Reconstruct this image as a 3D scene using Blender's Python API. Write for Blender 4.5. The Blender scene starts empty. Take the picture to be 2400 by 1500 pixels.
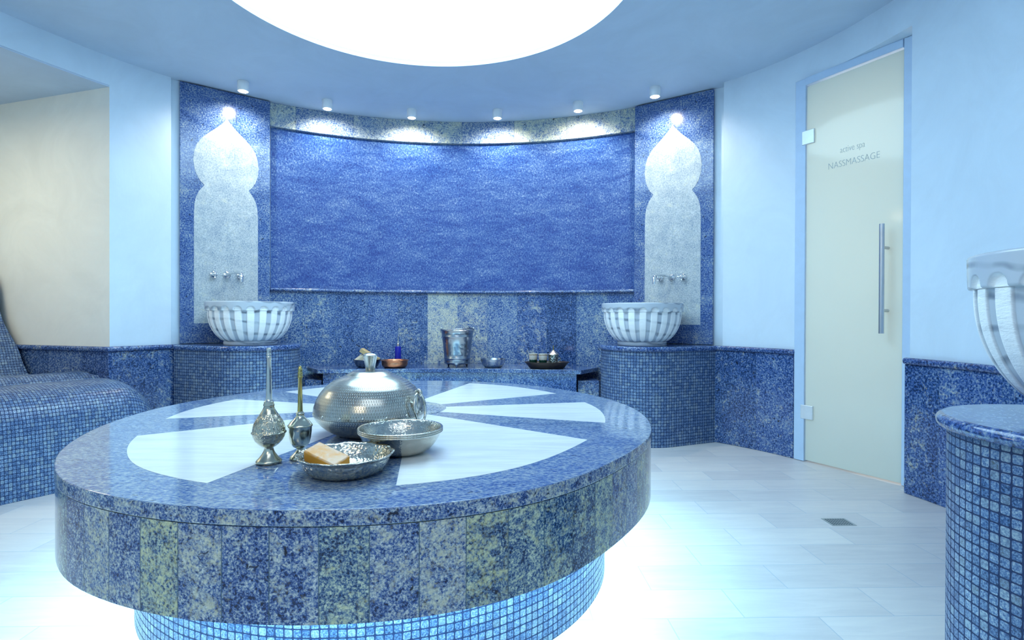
import bpy, bmesh, math, random
from math import pi, sin, cos, radians, sqrt, atan2
from mathutils import Vector, Matrix

random.seed(7)
S = bpy.context.scene
COL = S.collection

# ---------------------------------------------------------------- camera
cd = bpy.data.cameras.new('camera'); cam = bpy.data.objects.new('camera', cd); COL.objects.link(cam)
cd.sensor_width = 36.0; cd.lens = 19.5; cd.clip_start = 0.02
pitch, roll, yaw = radians(0.2986), radians(0.1841), radians(1.6103)
F = Vector((sin(yaw), cos(yaw), 0)); R = Vector((cos(yaw), -sin(yaw), 0)); U = Vector((0, 0, 1))
F2 = F * cos(pitch) - U * sin(pitch); U2 = U * cos(pitch) + F * sin(pitch)
R3 = R * cos(roll) + U2 * sin(roll); U3 = U2 * cos(roll) - R * sin(roll)
m = Matrix((R3, U3, -F2)).transposed().to_4x4(); m.translation = Vector((0, 0, 0.85))
cam.matrix_world = m
S.camera = cam

# ---------------------------------------------------------------- world, exposure
w = bpy.data.worlds.new('world'); S.world = w; w.use_nodes = True
w.node_tree.nodes['Background'].inputs[0].default_value = (0.25, 0.45, 0.8, 1)
w.node_tree.nodes['Background'].inputs[1].default_value = 0.3
S.view_settings.view_transform = 'Standard'; S.view_settings.look = 'None'
S.view_settings.exposure = 0.04; S.view_settings.gamma = 1.0; S.view_settings.use_curve_mapping = False

def area(name, loc, rot, sx, sy, energy, color, shape='RECTANGLE'):
    l = bpy.data.lights.new(name, 'AREA'); l.shape = shape; l.size = sx; l.size_y = sy; l.energy = energy; l.color = color
    o = bpy.data.objects.new(name, l); COL.objects.link(o); o.location = loc; o.rotation_euler = rot
    return o
def aim(o, target):
    o.rotation_euler = (Vector(target) - o.location).to_track_quat('-Z', 'Y').to_euler()

# constants of the room
CEIL = 2.448
CX, CY = -0.31, 1.77                 # centre of the round room
DOME = (-0.365, 2.531); DOME_R = 1.028
LIGHT_DOME = 7.6
# added fill overhead, plus warm light from the unseen front half of the room
fill = area('overhead_fill', (0.15, -0.1, 2.40), (0, 0, 0), 1.6, 1.0, 11, (0.82, 0.92, 1.0))
warmfill = area('warm_side_light', (-0.7, -0.35, 1.75), (0, 0, 0), 0.6, 0.35, 5.5, (1.0, 0.80, 0.48)); aim(warmfill, (-0.4, 1.9, 0.7))
doorlight = area('light_behind_door', (2.40, 3.20, 1.2), (0, 0, 0), 0.8, 2.0, 9, (1.0, 0.95, 0.82)); aim(doorlight, (1.94, 3.0, 1.1))
nichelight = area('niche_downlight', (-3.3, 2.6, 2.18), (0, 0, 0), 0.7, 0.7, 16, (1.0, 0.88, 0.62)); 

# ---------------------------------------------------------------- node helpers
class NT:
    def __init__(s, name):
        s.m = bpy.data.materials.new(name); s.m.use_nodes = True; s.t = s.m.node_tree; s.n = s.t.nodes
        s.b = s.n['Principled BSDF']; s.out = s.n['Material Output']
    def N(s, typ, **kw):
        n = s.n.new(typ)
        for k, v in kw.items(): setattr(n, k, v)
        return n
    def L(s, a, b): s.t.links.new(a, b)
    def val(s, sock, v):
        if hasattr(v, 'is_output') or isinstance(v, bpy.types.NodeSocket): s.L(v, sock)
        else: sock.default_value = v
    def math(s, op, a, b=None, c=None):
        n = s.N('ShaderNodeMath', operation=op); s.val(n.inputs[0], a)
        if b is not None: s.val(n.inputs[1], b)
        if c is not None: s.val(n.inputs[2], c)
        return n.outputs[0]
    def mix(s, f, a, b, blend='MIX'):
        n = s.N('ShaderNodeMix', data_type='RGBA', blend_type=blend); s.val(n.inputs[0], f)
        for sock, v in ((n.inputs[6], a), (n.inputs[7], b)):
            if isinstance(v, tuple): sock.default_value = v if len(v) == 4 else (*v, 1)
            else: s.L(v, sock)
        return n.outputs[2]
    def ramp(s, f, stops, interp='LINEAR'):
        n = s.N('ShaderNodeValToRGB'); s.L(f, n.inputs[0]); cr = n.color_ramp; cr.interpolation = interp
        while len(cr.elements) < len(stops): cr.elements.new(0.5)
        for e, (p, c) in zip(cr.elements, stops): e.position = p; e.color = (*c, 1)
        return n.outputs[0]
    def coord(s, which='Object'): return s.N('ShaderNodeTexCoord').outputs[which]
    def noise(s, vec, scale, detail=3, rough=0.6, dist=0.0):
        n = s.N('ShaderNodeTexNoise'); s.L(vec, n.inputs['Vector']); n.inputs['Scale'].default_value = scale
        n.inputs['Detail'].default_value = detail; n.inputs['Roughness'].default_value = rough; n.inputs['Distortion'].default_value = dist
        return n.outputs['Fac']
    def scale(s, vec, sc):
        n = s.N('ShaderNodeVectorMath', operation='MULTIPLY'); s.L(vec, n.inputs[0]); n.inputs[1].default_value = sc; return n.outputs[0]
    def add(s, vec, v2):
        n = s.N('ShaderNodeVectorMath', operation='ADD'); s.L(vec, n.inputs[0]); s.L(v2, n.inputs[1]); return n.outputs[0]
    def sep(s, vec):
        n = s.N('ShaderNodeSeparateXYZ'); s.L(vec, n.inputs[0]); return n.outputs
    def comb(s, x, y, z=0.0):
        n = s.N('ShaderNodeCombineXYZ'); s.val(n.inputs[0], x); s.val(n.inputs[1], y); s.val(n.inputs[2], z); return n.outputs[0]
    def white(s, vec):
        n = s.N('ShaderNodeTexWhiteNoise', noise_dimensions='3D'); s.L(vec, n.inputs[0]); return n.outputs
    def bump(s, h, strength=0.3, dist=0.01):
        n = s.N('ShaderNodeBump'); s.L(h, n.inputs['Height']); n.inputs['Strength'].default_value = strength; n.inputs['Distance'].default_value = dist
        s.L(n.outputs[0], s.b.inputs['Normal']); return n
    def base(s, c):
        if isinstance(c, tuple): s.b.inputs['Base Color'].default_value = (*c, 1)
        else: s.L(c, s.b.inputs['Base Color'])
    def rough(s, r): s.val(s.b.inputs['Roughness'], r)
    def metal(s, r): s.b.inputs['Metallic'].default_value = r

DK = (0.004, 0.009, 0.030); NAVY = (0.014, 0.038, 0.125); BLUE = (0.040, 0.100, 0.32); SLATE = (0.14, 0.22, 0.36)
PALE = (0.36, 0.42, 0.46); CREAM = (0.66, 0.66, 0.46)

def granite_color(g, vec, scale=1.0, warm=0.0, light=0.0, stretch=(1, 1, 1), plate=None, dark=True, cloud=0.26, fine=1.25, gain=1.45):
    """azure granite: navy, blue, slate crystals with cream flecks and black specks; plate = per slab random (0..1)"""
    v = g.scale(vec, stretch)
    if plate is not None:
        off = g.N('ShaderNodeVectorMath', operation='SCALE'); g.L(plate, off.inputs[0]); off.inputs[3].default_value = 20.0
        v = g.add(v, off.outputs[0])
    n1 = g.noise(v, 85 * scale * fine, 4, 0.70, 0.3)
    n2 = g.noise(v, 9 * scale, 3, 0.6, 0.6)
    n3 = g.noise(v, 150 * scale, 2, 0.6)
    f = g.math('ADD', g.math('MULTIPLY', g.math('SUBTRACT', n1, 0.5), gain), g.math('MULTIPLY', g.math('SUBTRACT', n2, 0.5), cloud))
    f = g.math('ADD', f, 0.5 + light)
    pl = None
    if plate is not None:
        pl = g.sep(plate)
        f = g.math('ADD', f, g.math('MULTIPLY', g.math('SUBTRACT', pl[0], 0.5), 0.16))
    c = g.ramp(f, [(0.16, DK), (0.33, NAVY), (0.46, BLUE), (0.58, SLATE), (0.74, PALE), (0.95, (0.6, 0.66, 0.68))])
    if fine > 2:
        n4 = g.noise(v, 60, 3, 0.6, 0.3)
        f2 = g.math('ADD', f, g.math('MULTIPLY', g.math('SUBTRACT', n4, 0.5), 0.9))
        c = g.ramp(f2, [(0.16, DK), (0.33, NAVY), (0.46, BLUE), (0.58, SLATE), (0.74, PALE), (0.95, (0.6, 0.66, 0.68))])
    # cream clouds
    cw = g.noise(v, 26 * scale, 4, 0.7, 0.8)
    k = g.math('MULTIPLY', g.math('SUBTRACT', g.math('ADD', g.math('MULTIPLY', cw, 0.75), g.math('MULTIPLY', n2, 0.4)), 0.62 - warm * 0.14), 7.0)
    if pl is not None: k = g.math('ADD', k, g.math('MULTIPLY', g.math('SUBTRACT', pl[1], 0.6), 1.3))
    kn = g.N('ShaderNodeClamp'); g.L(k, kn.inputs[0])
    k2 = g.math('MULTIPLY', kn.outputs[0], g.ramp(n3, [(0.35, (0, 0, 0)), (0.6, (1, 1, 1))]))
    c = g.mix(g.math('MULTIPLY', k2, 0.75), c, (*CREAM, 1))
    if pl is not None:
        tint = g.mix(1.0, c, (1.05, 1.12, 0.68, 1), 'MULTIPLY')
        c = g.mix(g.math('MULTIPLY', g.math('GREATER_THAN', pl[2], 0.5), 0.5 if fine > 2 else 0.12), c, tint)
    # dark crystals
    dn = g.noise(v, 40 * scale, 3, 0.6, 1.0)
    if dark: c = g.mix(g.ramp(dn, [(0.28, (1, 1, 1)), (0.36, (0, 0, 0))]), c, (*DK, 1))
    return c

def granite(name, plate=None, seam=0.0022, rough=0.13, **kw):
    g = NT(name)
    vec = g.coord('Object')
    if plate:
        u, v, _ = g.sep(g.coord('UV'))
        q = g.math('DIVIDE', u, plate)
        cell = g.math('FLOOR', q); fr = g.math('FRACT', q)
        wn = g.white(g.comb(cell, 3.7, 1.3))[1]
        c = granite_color(g, vec, plate=wn, **kw)
        d = g.math('MULTIPLY', g.math('MINIMUM', fr, g.math('SUBTRACT', 1.0, fr)), plate)
        s = g.math('LESS_THAN', d, seam / 2)
        c = g.mix(g.math('MULTIPLY', s, 0.8), c, (0.05, 0.10, 0.14, 1))
    else:
        c = granite_color(g, vec, **kw)
    g.base(c); g.rough(rough); g.b.inputs['IOR'].default_value = 1.55
    return g.m

def mosaic(name, pitch=0.02, light=0.0, grout=(0.004, 0.020, 0.085)):
    g = NT(name)
    uv = g.coord('UV'); ob = g.coord('Object')
    wob = g.N('ShaderNodeTexNoise'); g.L(uv, wob.inputs['Vector']); wob.inputs['Scale'].default_value = 18; wob.inputs['Detail'].default_value = 1
    ws = g.N('ShaderNodeVectorMath', operation='SCALE'); sb = g.N('ShaderNodeVectorMath', operation='SUBTRACT')
    g.L(wob.outputs['Color'], sb.inputs[0]); sb.inputs[1].default_value = (0.5, 0.5, 0.5); g.L(sb.outputs[0], ws.inputs[0]); ws.inputs[3].default_value = 0.004
    u, v, _ = g.sep(g.add(uv, ws.outputs[0]))
    u = g.math('DIVIDE', u, pitch); v = g.math('DIVIDE', v, pitch)
    cell = g.comb(g.math('FLOOR', u), g.math('FLOOR', v), 0.5)
    w1 = g.sep(g.white(cell)[1])
    fx = g.math('ABSOLUTE', g.math('SUBTRACT', g.math('FRACT', u), 0.5)); fy = g.math('ABSOLUTE', g.math('SUBTRACT', g.math('FRACT', v), 0.5))
    d = g.math('POWER', g.math('ADD', g.math('POWER', fx, 6.0), g.math('POWER', fy, 6.0)), 1 / 6.0)
    mask = g.ramp(d, [(0.405, (1, 1, 1)), (0.445, (0, 0, 0))])
    vec = g.add(ob, cell)
    n = g.noise(vec, 240, 3, 0.7)
    f = g.math('ADD', g.math('MULTIPLY', g.math('SUBTRACT', n, 0.5), 1.7), g.math('ADD', g.math('MULTIPLY', g.math('SUBTRACT', w1[0], 0.5), 0.22), 0.52 + light))
    c = g.ramp(f, [(0.12, DK), (0.30, (0.02, 0.055, 0.15)), (0.46, (0.06, 0.13, 0.29)), (0.64, (0.16, 0.25, 0.39)), (0.90, (0.38, 0.46, 0.52))])
    c = g.mix(g.math('MULTIPLY', g.math('GREATER_THAN', w1[1], 0.80), 0.18), c, (0.45, 0.52, 0.42, 1))
    c = g.mix(mask, (*grout, 1), c)
    g.base(c); g.rough(g.mix(mask, (0.7, 0.7, 0.7, 1), (0.30, 0.30, 0.30, 1)))
    g.bump(mask, 0.5, 0.0015)
    return g.m

def plaster(name, col=(0.80, 0.86, 0.90), rough=0.55):
    g = NT(name); ob = g.coord('Object')
    n = g.noise(ob, 2.2, 5, 0.65, 1.2); n2 = g.noise(g.scale(ob, (1, 1, 0.3)), 14, 4, 0.7, 0.5)
    c = g.mix(g.ramp(n, [(0.3, (0, 0, 0)), (0.7, (1, 1, 1))]), tuple(x * 0.90 for x in col), col)
    g.base(c); g.rough(rough); g.bump(n2, 0.10, 0.01)
    return g.m

def marble(name, col=(0.82, 0.86, 0.88), rough=0.12, stretch=(1.2, 9, 3)):
    g = NT(name); ob = g.coord('Object')
    n = g.noise(g.scale(ob, stretch), 3.5, 5, 0.65, 0.5)
    c = g.mix(g.ramp(n, [(0.38, (0, 0, 0)), (0.62, (1, 1, 1))]), tuple(x * 0.86 for x in col), col)
    g.base(c); g.rough(rough)
    return g.m

def metal(name, col, rough=0.2, kind=None, dirt=0.25, **kw):
    g = NT(name); g.metal(1.0); ob = g.coord('Object')
    n = g.noise(ob, 30, 4, 0.6)
    c = g.mix(g.math('MULTIPLY', g.ramp(n, [(0.35, (0, 0, 0)), (0.7, (1, 1, 1))]), dirt), col, tuple(x * 0.55 for x in col))
    g.base(c); g.rough(rough)
    if kind == 'dash':            # rows of small vertical hammer marks, staggered
        u, v, _ = g.sep(g.coord('UV'))
        pv = kw.get('pv', 0.0085); pu = kw.get('pu', 0.0068)
        row = g.math('FLOOR', g.math('DIVIDE', v, pv)); fv = g.math('SUBTRACT', g.math('FRACT', g.math('DIVIDE', v, pv)), 0.5)
        jit = g.white(g.comb(row, 1.0, 2.0))[0]
        uu = g.math('ADD', g.math('DIVIDE', u, pu), g.math('ADD', g.math('MULTIPLY', row, 0.5), g.math('MULTIPLY', jit, 0.3)))
        fu = g.math('SUBTRACT', g.math('FRACT', uu), 0.5)
        d = g.math('SQRT', g.math('ADD', g.math('POWER', g.math('MULTIPLY', fu, 4.2), 2.0), g.math('POWER', g.math('MULTIPLY', fv, 2.1), 2.0)))
        h = g.ramp(d, [(0.45, (0, 0, 0)), (1.0, (1, 1, 1))], 'EASE')
        g.bump(h, 0.75, 0.0016)
    elif kind == 'hammer':
        vo = g.N('ShaderNodeTexVoronoi', feature='F1'); g.L(ob, vo.inputs['Vector']); vo.inputs['Scale'].default_value = kw.get('vs', 130)
        g.bump(vo.outputs['Distance'], kw.get('st', 0.55), 0.003)
    elif kind == 'engrave':
        uvs = g.coord('UV')
        wv = g.N('ShaderNodeTexVoronoi', feature='SMOOTH_F1'); g.L(uvs, wv.inputs['Vector']); wv.inputs['Scale'].default_value = kw.get('vs', 55)
        h = g.math('SINE', g.math('MULTIPLY', wv.outputs['Distance'], kw.get('rings', 26.0)))
        vv = g.sep(uvs)[1]
        lo, hi = kw.get('band', (-9, 9))
        msk = g.math('MULTIPLY', g.math('GREATER_THAN', vv, lo), g.math('LESS_THAN', vv, hi))
        g.bump(g.math('MULTIPLY', h, msk), kw.get('st', 0.35), 0.0012)
    elif kind == 'dent':
        g.bump(n, 0.2, 0.003)
    return g.m

def plain(name, col, rough=0.5, metallic=0.0, **kw):
    g = NT(name); ob = g.coord('Object'); n = g.noise(ob, kw.get('ns', 20), 4, 0.6)
    c = g.mix(n, tuple(x * kw.get('lo', 0.85) for x in col), col); g.base(c); g.rough(rough); g.metal(metallic)
    if kw.get('bump'): g.bump(n, kw['bump'], 0.003)
    if kw.get('trans'): g.b.inputs['Transmission Weight'].default_value = kw['trans']
    return g.m

def emit(name, col, strength):
    g = NT(name); e = g.N('ShaderNodeEmission'); e.inputs[0].default_value = (*col, 1); e.inputs[1].default_value = strength
    g.L(e.outputs[0], g.out.inputs[0]); return g.m

# ---------------------------------------------------------------- materials
M = {}
M['wall'] = plaster('blue_white_plaster', (0.66, 0.79, 0.90))
M['ceiling'] = plaster('ceiling_plaster', (0.54, 0.65, 0.78), 0.8)
M['niche'] = plaster('cream_plaster', (0.84, 0.86, 0.82))
M['granite'] = granite('granite_polished', warm=-0.5, light=-0.03)
M['granite_panel'] = granite('granite_wall_panel', light=0.00, gain=1.25, cloud=0.4, rough=0.16, warm=-0.5)
M['granite_dark'] = granite('granite_rail', light=-0.06, rough=0.15)
M['plates'] = granite('granite_plates', plate=0.243, light=-0.02, warm=-0.2, rough=0.14)
M['dado'] = granite('granite_dado_plates', plate=0.30, light=-0.08, warm=-0.6, seam=0.001, rough=0.16)
M['band'] = granite('granite_band_plates', plate=0.43, light=0.12, warm=0.5, rough=0.16)
M['slab_side'] = granite('granite_slab_strips', plate=0.0875, light=0.02, warm=0.55, cloud=0.25, fine=2.6, gain=2.1, rough=0.10, seam=0.0022)
M['slab_edge'] = granite('granite_slab_edge', light=0.06, warm=0.5, cloud=0.25, fine=2.6, gain=2.1, rough=0.1)
M['slab_top'] = granite('granite_table_top', light=0.09, warm=-0.6, gain=1.35, rough=0.07, stretch=(0.6, 1.6, 1), scale=1.5)
M['disc'] = granite('granite_grey_disc', light=0.16, rough=0.1, scale=1.3)
M['bench'] = granite('granite_bench', plate=0.30, light=-0.07, warm=-0.2, rough=0.12)
M['mosaic'] = mosaic('mosaic_tiles')
M['marble'] = marble('white_marble_inlay')
M['inlay'] = granite('pale_stone_inlay', dark=False, gain=0.85, cloud=0.3, light=0.27, rough=0.35, scale=1.2)
M['chrome'] = plain('chrome', (0.85, 0.88, 0.9), 0.06, 1.0)
M['steel'] = plain('brushed_steel', (0.60, 0.64, 0.68), 0.28, 1.0)
M['white_paint'] = plain('white_paint', (0.85, 0.9, 0.93), 0.35)
M['hinge'] = plain('satin_hinge_metal', (0.80, 0.86, 0.90), 0.35, 0.5)
M['frame'] = plain('pale_blue_frame', (0.50, 0.66, 0.86), 0.4)

def floor_mat():
    g = NT('floor_stone_tiles'); x, y, z = g.sep(g.coord('Object'))
    tw, th = 0.43296, 0.16494
    q = g.math('DIVIDE', g.math('SUBTRACT', 2.20827, y), th); row = g.math('FLOOR', q); fv = g.math('FRACT', q)
    par = g.math('MULTIPLY', g.math('FLOORED_MODULO', row, 2.0), 0.49)
    p = g.math('ADD', g.math('DIVIDE', g.math('SUBTRACT', x, 0.9185), tw), par); col = g.math('FLOOR', p); fu = g.math('FRACT', p)
    du = g.math('MULTIPLY', g.math('MINIMUM', fu, g.math('SUBTRACT', 1.0, fu)), tw); dv = g.math('MULTIPLY', g.math('MINIMUM', fv, g.math('SUBTRACT', 1.0, fv)), th)
    d = g.math('MINIMUM', du, dv)
    grout = g.ramp(g.math('MULTIPLY', d, 100), [(0.10, (1, 1, 1)), (0.2, (0, 0, 0))])
    wn = g.white(g.comb(row, col, 0.3))
    off = g.N('ShaderNodeVectorMath', operation='SCALE'); g.L(wn[1], off.inputs[0]); off.inputs[3].default_value = 9
    ob = g.add(g.scale(g.coord('Object'), (0.8, 5.5, 1)), off.outputs[0])
    n = g.noise(ob, 5, 6, 0.65, 0.7)
    f = g.math('ADD', g.math('MULTIPLY', g.math('SUBTRACT', n, 0.5), 0.8), g.math('ADD', 0.5, g.math('MULTIPLY', g.math('SUBTRACT', wn[0], 0.5), 0.35)))
    c = g.ramp(f, [(0.1, (0.46, 0.45, 0.47)), (0.5, (0.58, 0.56, 0.56)), (0.9, (0.69, 0.66, 0.63))])
    c = g.mix(g.math('MULTIPLY', grout, 0.55), c, (0.25, 0.36, 0.46, 1))
    g.base(c); g.rough(0.38); g.bump(g.math('SUBTRACT', n, g.math('MULTIPLY', grout, 1.5)), 0.12, 0.004)
    return g.m
M['floor'] = floor_mat()

def waterwall_mat():
    g = NT('ribbed_blue_plaster'); ob = g.coord('Object')
    uv = g.coord('UV')
    n1 = g.noise(g.scale(uv, (1, 2.2, 1)), 75, 5, 0.75, 0.6); n2 = g.noise(g.scale(uv, (2.0, 1, 1)), 55, 4, 0.75, 0.3); n3 = g.noise(g.scale(uv, (1, 3.0, 1)), 4.0, 5, 0.7, 0.6)
    f = g.math('ADD', g.math('MULTIPLY', g.math('SUBTRACT', g.math('MULTIPLY', g.math('ADD', n1, n2), 0.5), 0.5), 2.9), g.math('ADD', 0.50, g.math('MULTIPLY', g.math('SUBTRACT', n3, 0.5), 0.8)))
    c = g.ramp(f, [(0.12, (0.006, 0.035, 0.20)), (0.40, (0.022, 0.085, 0.36)), (0.58, (0.060, 0.165, 0.46)), (0.74, (0.18, 0.31, 0.54)), (0.95, (0.48, 0.58, 0.70))])
    g.base(c); g.rough(0.28); g.bump(g.math('ADD', n1, n2), 1.0, 0.008)
    return g.m
M['waterwall'] = waterwall_mat()

def basin_mat():
    g = NT('carved_veined_marble'); ob = g.coord('Object')
    at = g.N('ShaderNodeAttribute'); at.attribute_name = 'flute'
    x, y, z = g.sep(ob)
    bands = g.math('SINE', g.math('ADD', g.math('MULTIPLY', z, 95.0), g.math('ADD', g.math('MULTIPLY', g.noise(ob, 3.5, 3, 0.6), 10.0), g.math('MULTIPLY', x, 6.0))))
    vein = g.math('MULTIPLY', g.ramp(bands, [(0.55, (0, 0, 0)), (1.0, (1, 1, 1))]), g.ramp(g.noise(ob, 9, 3, 0.6), [(0.35, (0.2, 0.2, 0.2)), (0.6, (1, 1, 1))]))
    pol = g.mix(vein, (0.47, 0.53, 0.60, 1), (0.15, 0.19, 0.25, 1))
    chis = g.mix(g.math('MULTIPLY', vein, 0.30), (0.86, 0.90, 0.92, 1), (0.45, 0.5, 0.55, 1))
    c = g.mix(at.outputs['Fac'], pol, chis)
    g.base(c); g.rough(g.mix(at.outputs['Fac'], (0.2, 0.2, 0.2, 1), (0.6, 0.6, 0.6, 1)))
    chn = g.noise(g.scale(ob, (1, 1, 4.0)), 38, 3, 0.7)
    g.bump(g.math('MULTIPLY', chn, at.outputs['Fac']), 0.55, 0.006)
    return g.m
M['basin'] = basin_mat()

def glass_mat():
    g = NT('frosted_cream_glass')
    g.base((0.66, 0.75, 0.75)); g.rough(0.08)
    tr = g.N('ShaderNodeBsdfTranslucent'); tr.inputs[0].default_value = (0.90, 0.93, 0.84, 1)
    mx = g.N('ShaderNodeMixShader'); mx.inputs[0].default_value = 0.5
    g.L(g.b.outputs[0], mx.inputs[1]); g.L(tr.outputs[0], mx.inputs[2]); g.L(mx.outputs[0], g.out.inputs[0])
    return g.m
M['glass'] = glass_mat()
M['dome'] = emit('dome_glow', (0.55, 0.82, 1.0), LIGHT_DOME)
M['cove'] = emit('cove_glow', (0.42, 0.84, 1.0), 42.0)
M['lamp'] = emit('spot_glow', (1.0, 0.95, 0.85), 60.0)

# ---------------------------------------------------------------- mesh helpers
def tag(o, label=None, cat=None, group=None, kind=None):
    if label: o['label'] = label
    if cat: o['category'] = cat
    if group: o['group'] = group
    if kind: o['kind'] = kind
    return o
def mesh(name, vs, fs, mat, parent=None, uv=None, smooth=False, bevel=None, auto=None):
    me = bpy.data.meshes.new(name); me.from_pydata([tuple(v) for v in vs], [], fs); me.update()
    if uv is not None:
        l = me.uv_layers.new(name='UVMap')
        for p in me.polygons:
            for k, li in enumerate(p.loop_indices): l.data[li].uv = uv[p.index][k]
    if smooth:
        for p in me.polygons: p.use_smooth = True
    o = bpy.data.objects.new(name, me); COL.objects.link(o); me.materials.append(mat if not isinstance(mat, str) else M[mat])
    if parent: o.parent = parent
    if bevel:
        b = o.modifiers.new('bevel', 'BEVEL'); b.width = bevel; b.segments = 3; b.limit_method = 'ANGLE'; b.angle_limit = radians(35)
        if auto is None: auto = 40
    if auto:
        bm = bmesh.new(); bm.from_mesh(me)
        for e in bm.edges:
            if len(e.link_faces) == 2 and e.calc_face_angle() > radians(auto): e.smooth = False
        for f in bm.faces: f.smooth = True
        bm.to_mesh(me); bm.free()
    return o
def empty(name, loc=(0, 0, 0), rz=0, **kw):
    o = bpy.data.objects.new(name, None); COL.objects.link(o); o.location = loc; o.rotation_euler = (0, 0, rz); o.empty_display_size = 0.05
    tag(o, kw.get('label'), kw.get('cat'), kw.get('group'), kw.get('kind')); return o
def prism(name, pts, z0, z1, mat, parent=None, uoff=0.0, **kw):
    """vertical prism over plan polygon pts (counter-clockwise), side uv in metres"""
    n = len(pts); vs = [(x, y, z0) for x, y in pts] + [(x, y, z1) for x, y in pts]
    fs, uv = [], []
    u = uoff
    for i in range(n):
        j = (i + 1) % n; d = sqrt((pts[j][0] - pts[i][0]) ** 2 + (pts[j][1] - pts[i][1]) ** 2)
        fs.append((i, j, n + j, n + i)); uv.append([(u, z0), (u + d, z0), (u + d, z1), (u, z1)]); u += d
    fs.append(tuple(range(n, 2 * n))); uv.append([(pts[i][0], pts[i][1]) for i in range(n)])
    fs.append(tuple(reversed(range(n)))); uv.append([(pts[i][0], pts[i][1]) for i in reversed(range(n))])
    return mesh(name, vs, fs, mat, parent, uv, **kw)
def wall(name, inner, outer, z0, z1, mat, parent=None, u0=0.0, **kw):
    """thick wall between two matching plan polylines; inner faces the room"""
    n = len(inner); P = [(x, y, z) for z in (z0, z1) for x, y in inner] + [(x, y, z) for z in (z0, z1) for x, y in outer]
    us = [u0]
    for i in range(n - 1): us.append(us[-1] + sqrt((inner[i + 1][0] - inner[i][0]) ** 2 + (inner[i + 1][1] - inner[i][1]) ** 2))
    fs, uv = [], []
    def q(a, b, c, d, t): fs.append((a, b, c, d)); uv.append(t)
    for i in range(n - 1):
        q(i, i + 1, n + i + 1, n + i, [(us[i], z0), (us[i + 1], z0), (us[i + 1], z1), (us[i], z1)])
        q(2 * n + i + 1, 2 * n + i, 3 * n + i, 3 * n + i + 1, [(us[i + 1], z0), (us[i], z0), (us[i], z1), (us[i + 1], z1)])
        q(n + i, n + i + 1, 3 * n + i + 1, 3 * n + i, [(us[i], 0), (us[i + 1], 0), (us[i + 1], .1), (us[i], .1)])
        q(i + 1, i, 2 * n + i, 2 * n + i + 1, [(us[i + 1], 0), (us[i], 0), (us[i], .1), (us[i + 1], .1)])
    t = sqrt((inner[0][0] - outer[0][0]) ** 2 + (inner[0][1] - outer[0][1]) ** 2)
    q(2 * n, 0, n, 3 * n, [(us[0] - t, z0), (us[0], z0), (us[0], z1), (us[0] - t, z1)])
    q(n - 1, 3 * n - 1, 4 * n - 1, 2 * n - 1, [(us[-1], z0), (us[-1] + t, z0), (us[-1] + t, z1), (us[-1], z1)])
    return mesh(name, P, fs, mat, parent, uv, **kw)
def lathe(name, prof, mat, parent=None, n=64, ref=None, center=(0, 0, 0), smooth=True, auto=None, sx=1.0, sy=1.0, rmod=None):
    ref = ref or max(r for r, z in prof); vs, fs, uv = [], [], []
    L = [0.0]
    for (r0, z0), (r1, z1) in zip(prof, prof[1:]): L.append(L[-1] + sqrt((r1 - r0) ** 2 + (z1 - z0) ** 2))
    for i in range(n):
        a = 2 * pi * i / n
        for k, (r, z) in enumerate(prof):
            rr = r if not rmod else rmod(a, k, r, z)
            zz = z
            if isinstance(rr, tuple): rr, zz = rr
            vs.append((center[0] + rr * cos(a) * sx, center[1] + rr * sin(a) * sy, center[2] + zz))
    m_ = len(prof)
    for i in range(n):
        j = (i + 1) % n
        for k in range(m_ - 1):
            if prof[k][0] == 0 and prof[k + 1][0] == 0: continue
            u0, u1 = ref * 2 * pi * i / n, ref * 2 * pi * (i + 1) / n
            fs.append((i * m_ + k, j * m_ + k, j * m_ + k + 1, i * m_ + k + 1)); uv.append([(u0, L[k]), (u1, L[k]), (u1, L[k + 1]), (u0, L[k + 1])])
    o = mesh(name, vs, fs, mat, parent, uv, smooth=smooth)
    me = o.data; bm = bmesh.new(); bm.from_mesh(me); bmesh.ops.remove_doubles(bm, verts=bm.verts, dist=1e-6)
    bmesh.ops.recalc_face_normals(bm, faces=bm.faces)
    if auto:
        for e in bm.edges:
            if len(e.link_faces) == 2 and e.calc_face_angle() > radians(auto): e.smooth = False
    bm.to_mesh(me); bm.free()
    return o
def tube(name, pts, rad, mat, parent=None, n=14, closed=False, caps=True):
    pts = [Vector(p) for p in pts]; m_ = len(pts); vs, fs, uv = [], [], []
    if not isinstance(rad, (list, tuple)): rad = [rad] * m_
    up = None
    for i, p in enumerate(pts):
        if closed: t = pts[(i + 1) % m_] - pts[i - 1]
        else: t = pts[min(i + 1, m_ - 1)] - pts[max(i - 1, 0)]
        t.normalize()
        if up is None: up = Vector((0, 0, 1)) if abs(t.z) < 0.9 else Vector((1, 0, 0))
        s = t.cross(up).normalized(); up = s.cross(t).normalized()
        for k in range(n):
            a = 2 * pi * k / n; vs.append(p + (s * cos(a) + up * sin(a)) * rad[i])
    for i in range(m_ if closed else m_ - 1):
        j = (i + 1) % m_
        for k in range(n):
            l = (k + 1) % n; fs.append((i * n + k, i * n + l, j * n + l, j * n + k)); uv.append([(0, 0)] * 4)
    if not closed and caps:
        fs.append(tuple(reversed(range(n)))); uv.append([(0, 0)] * n); fs.append(tuple(range((m_ - 1) * n, m_ * n))); uv.append([(0, 0)] * n)
    return mesh(name, vs, fs, mat, parent, uv, auto=50)
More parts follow.
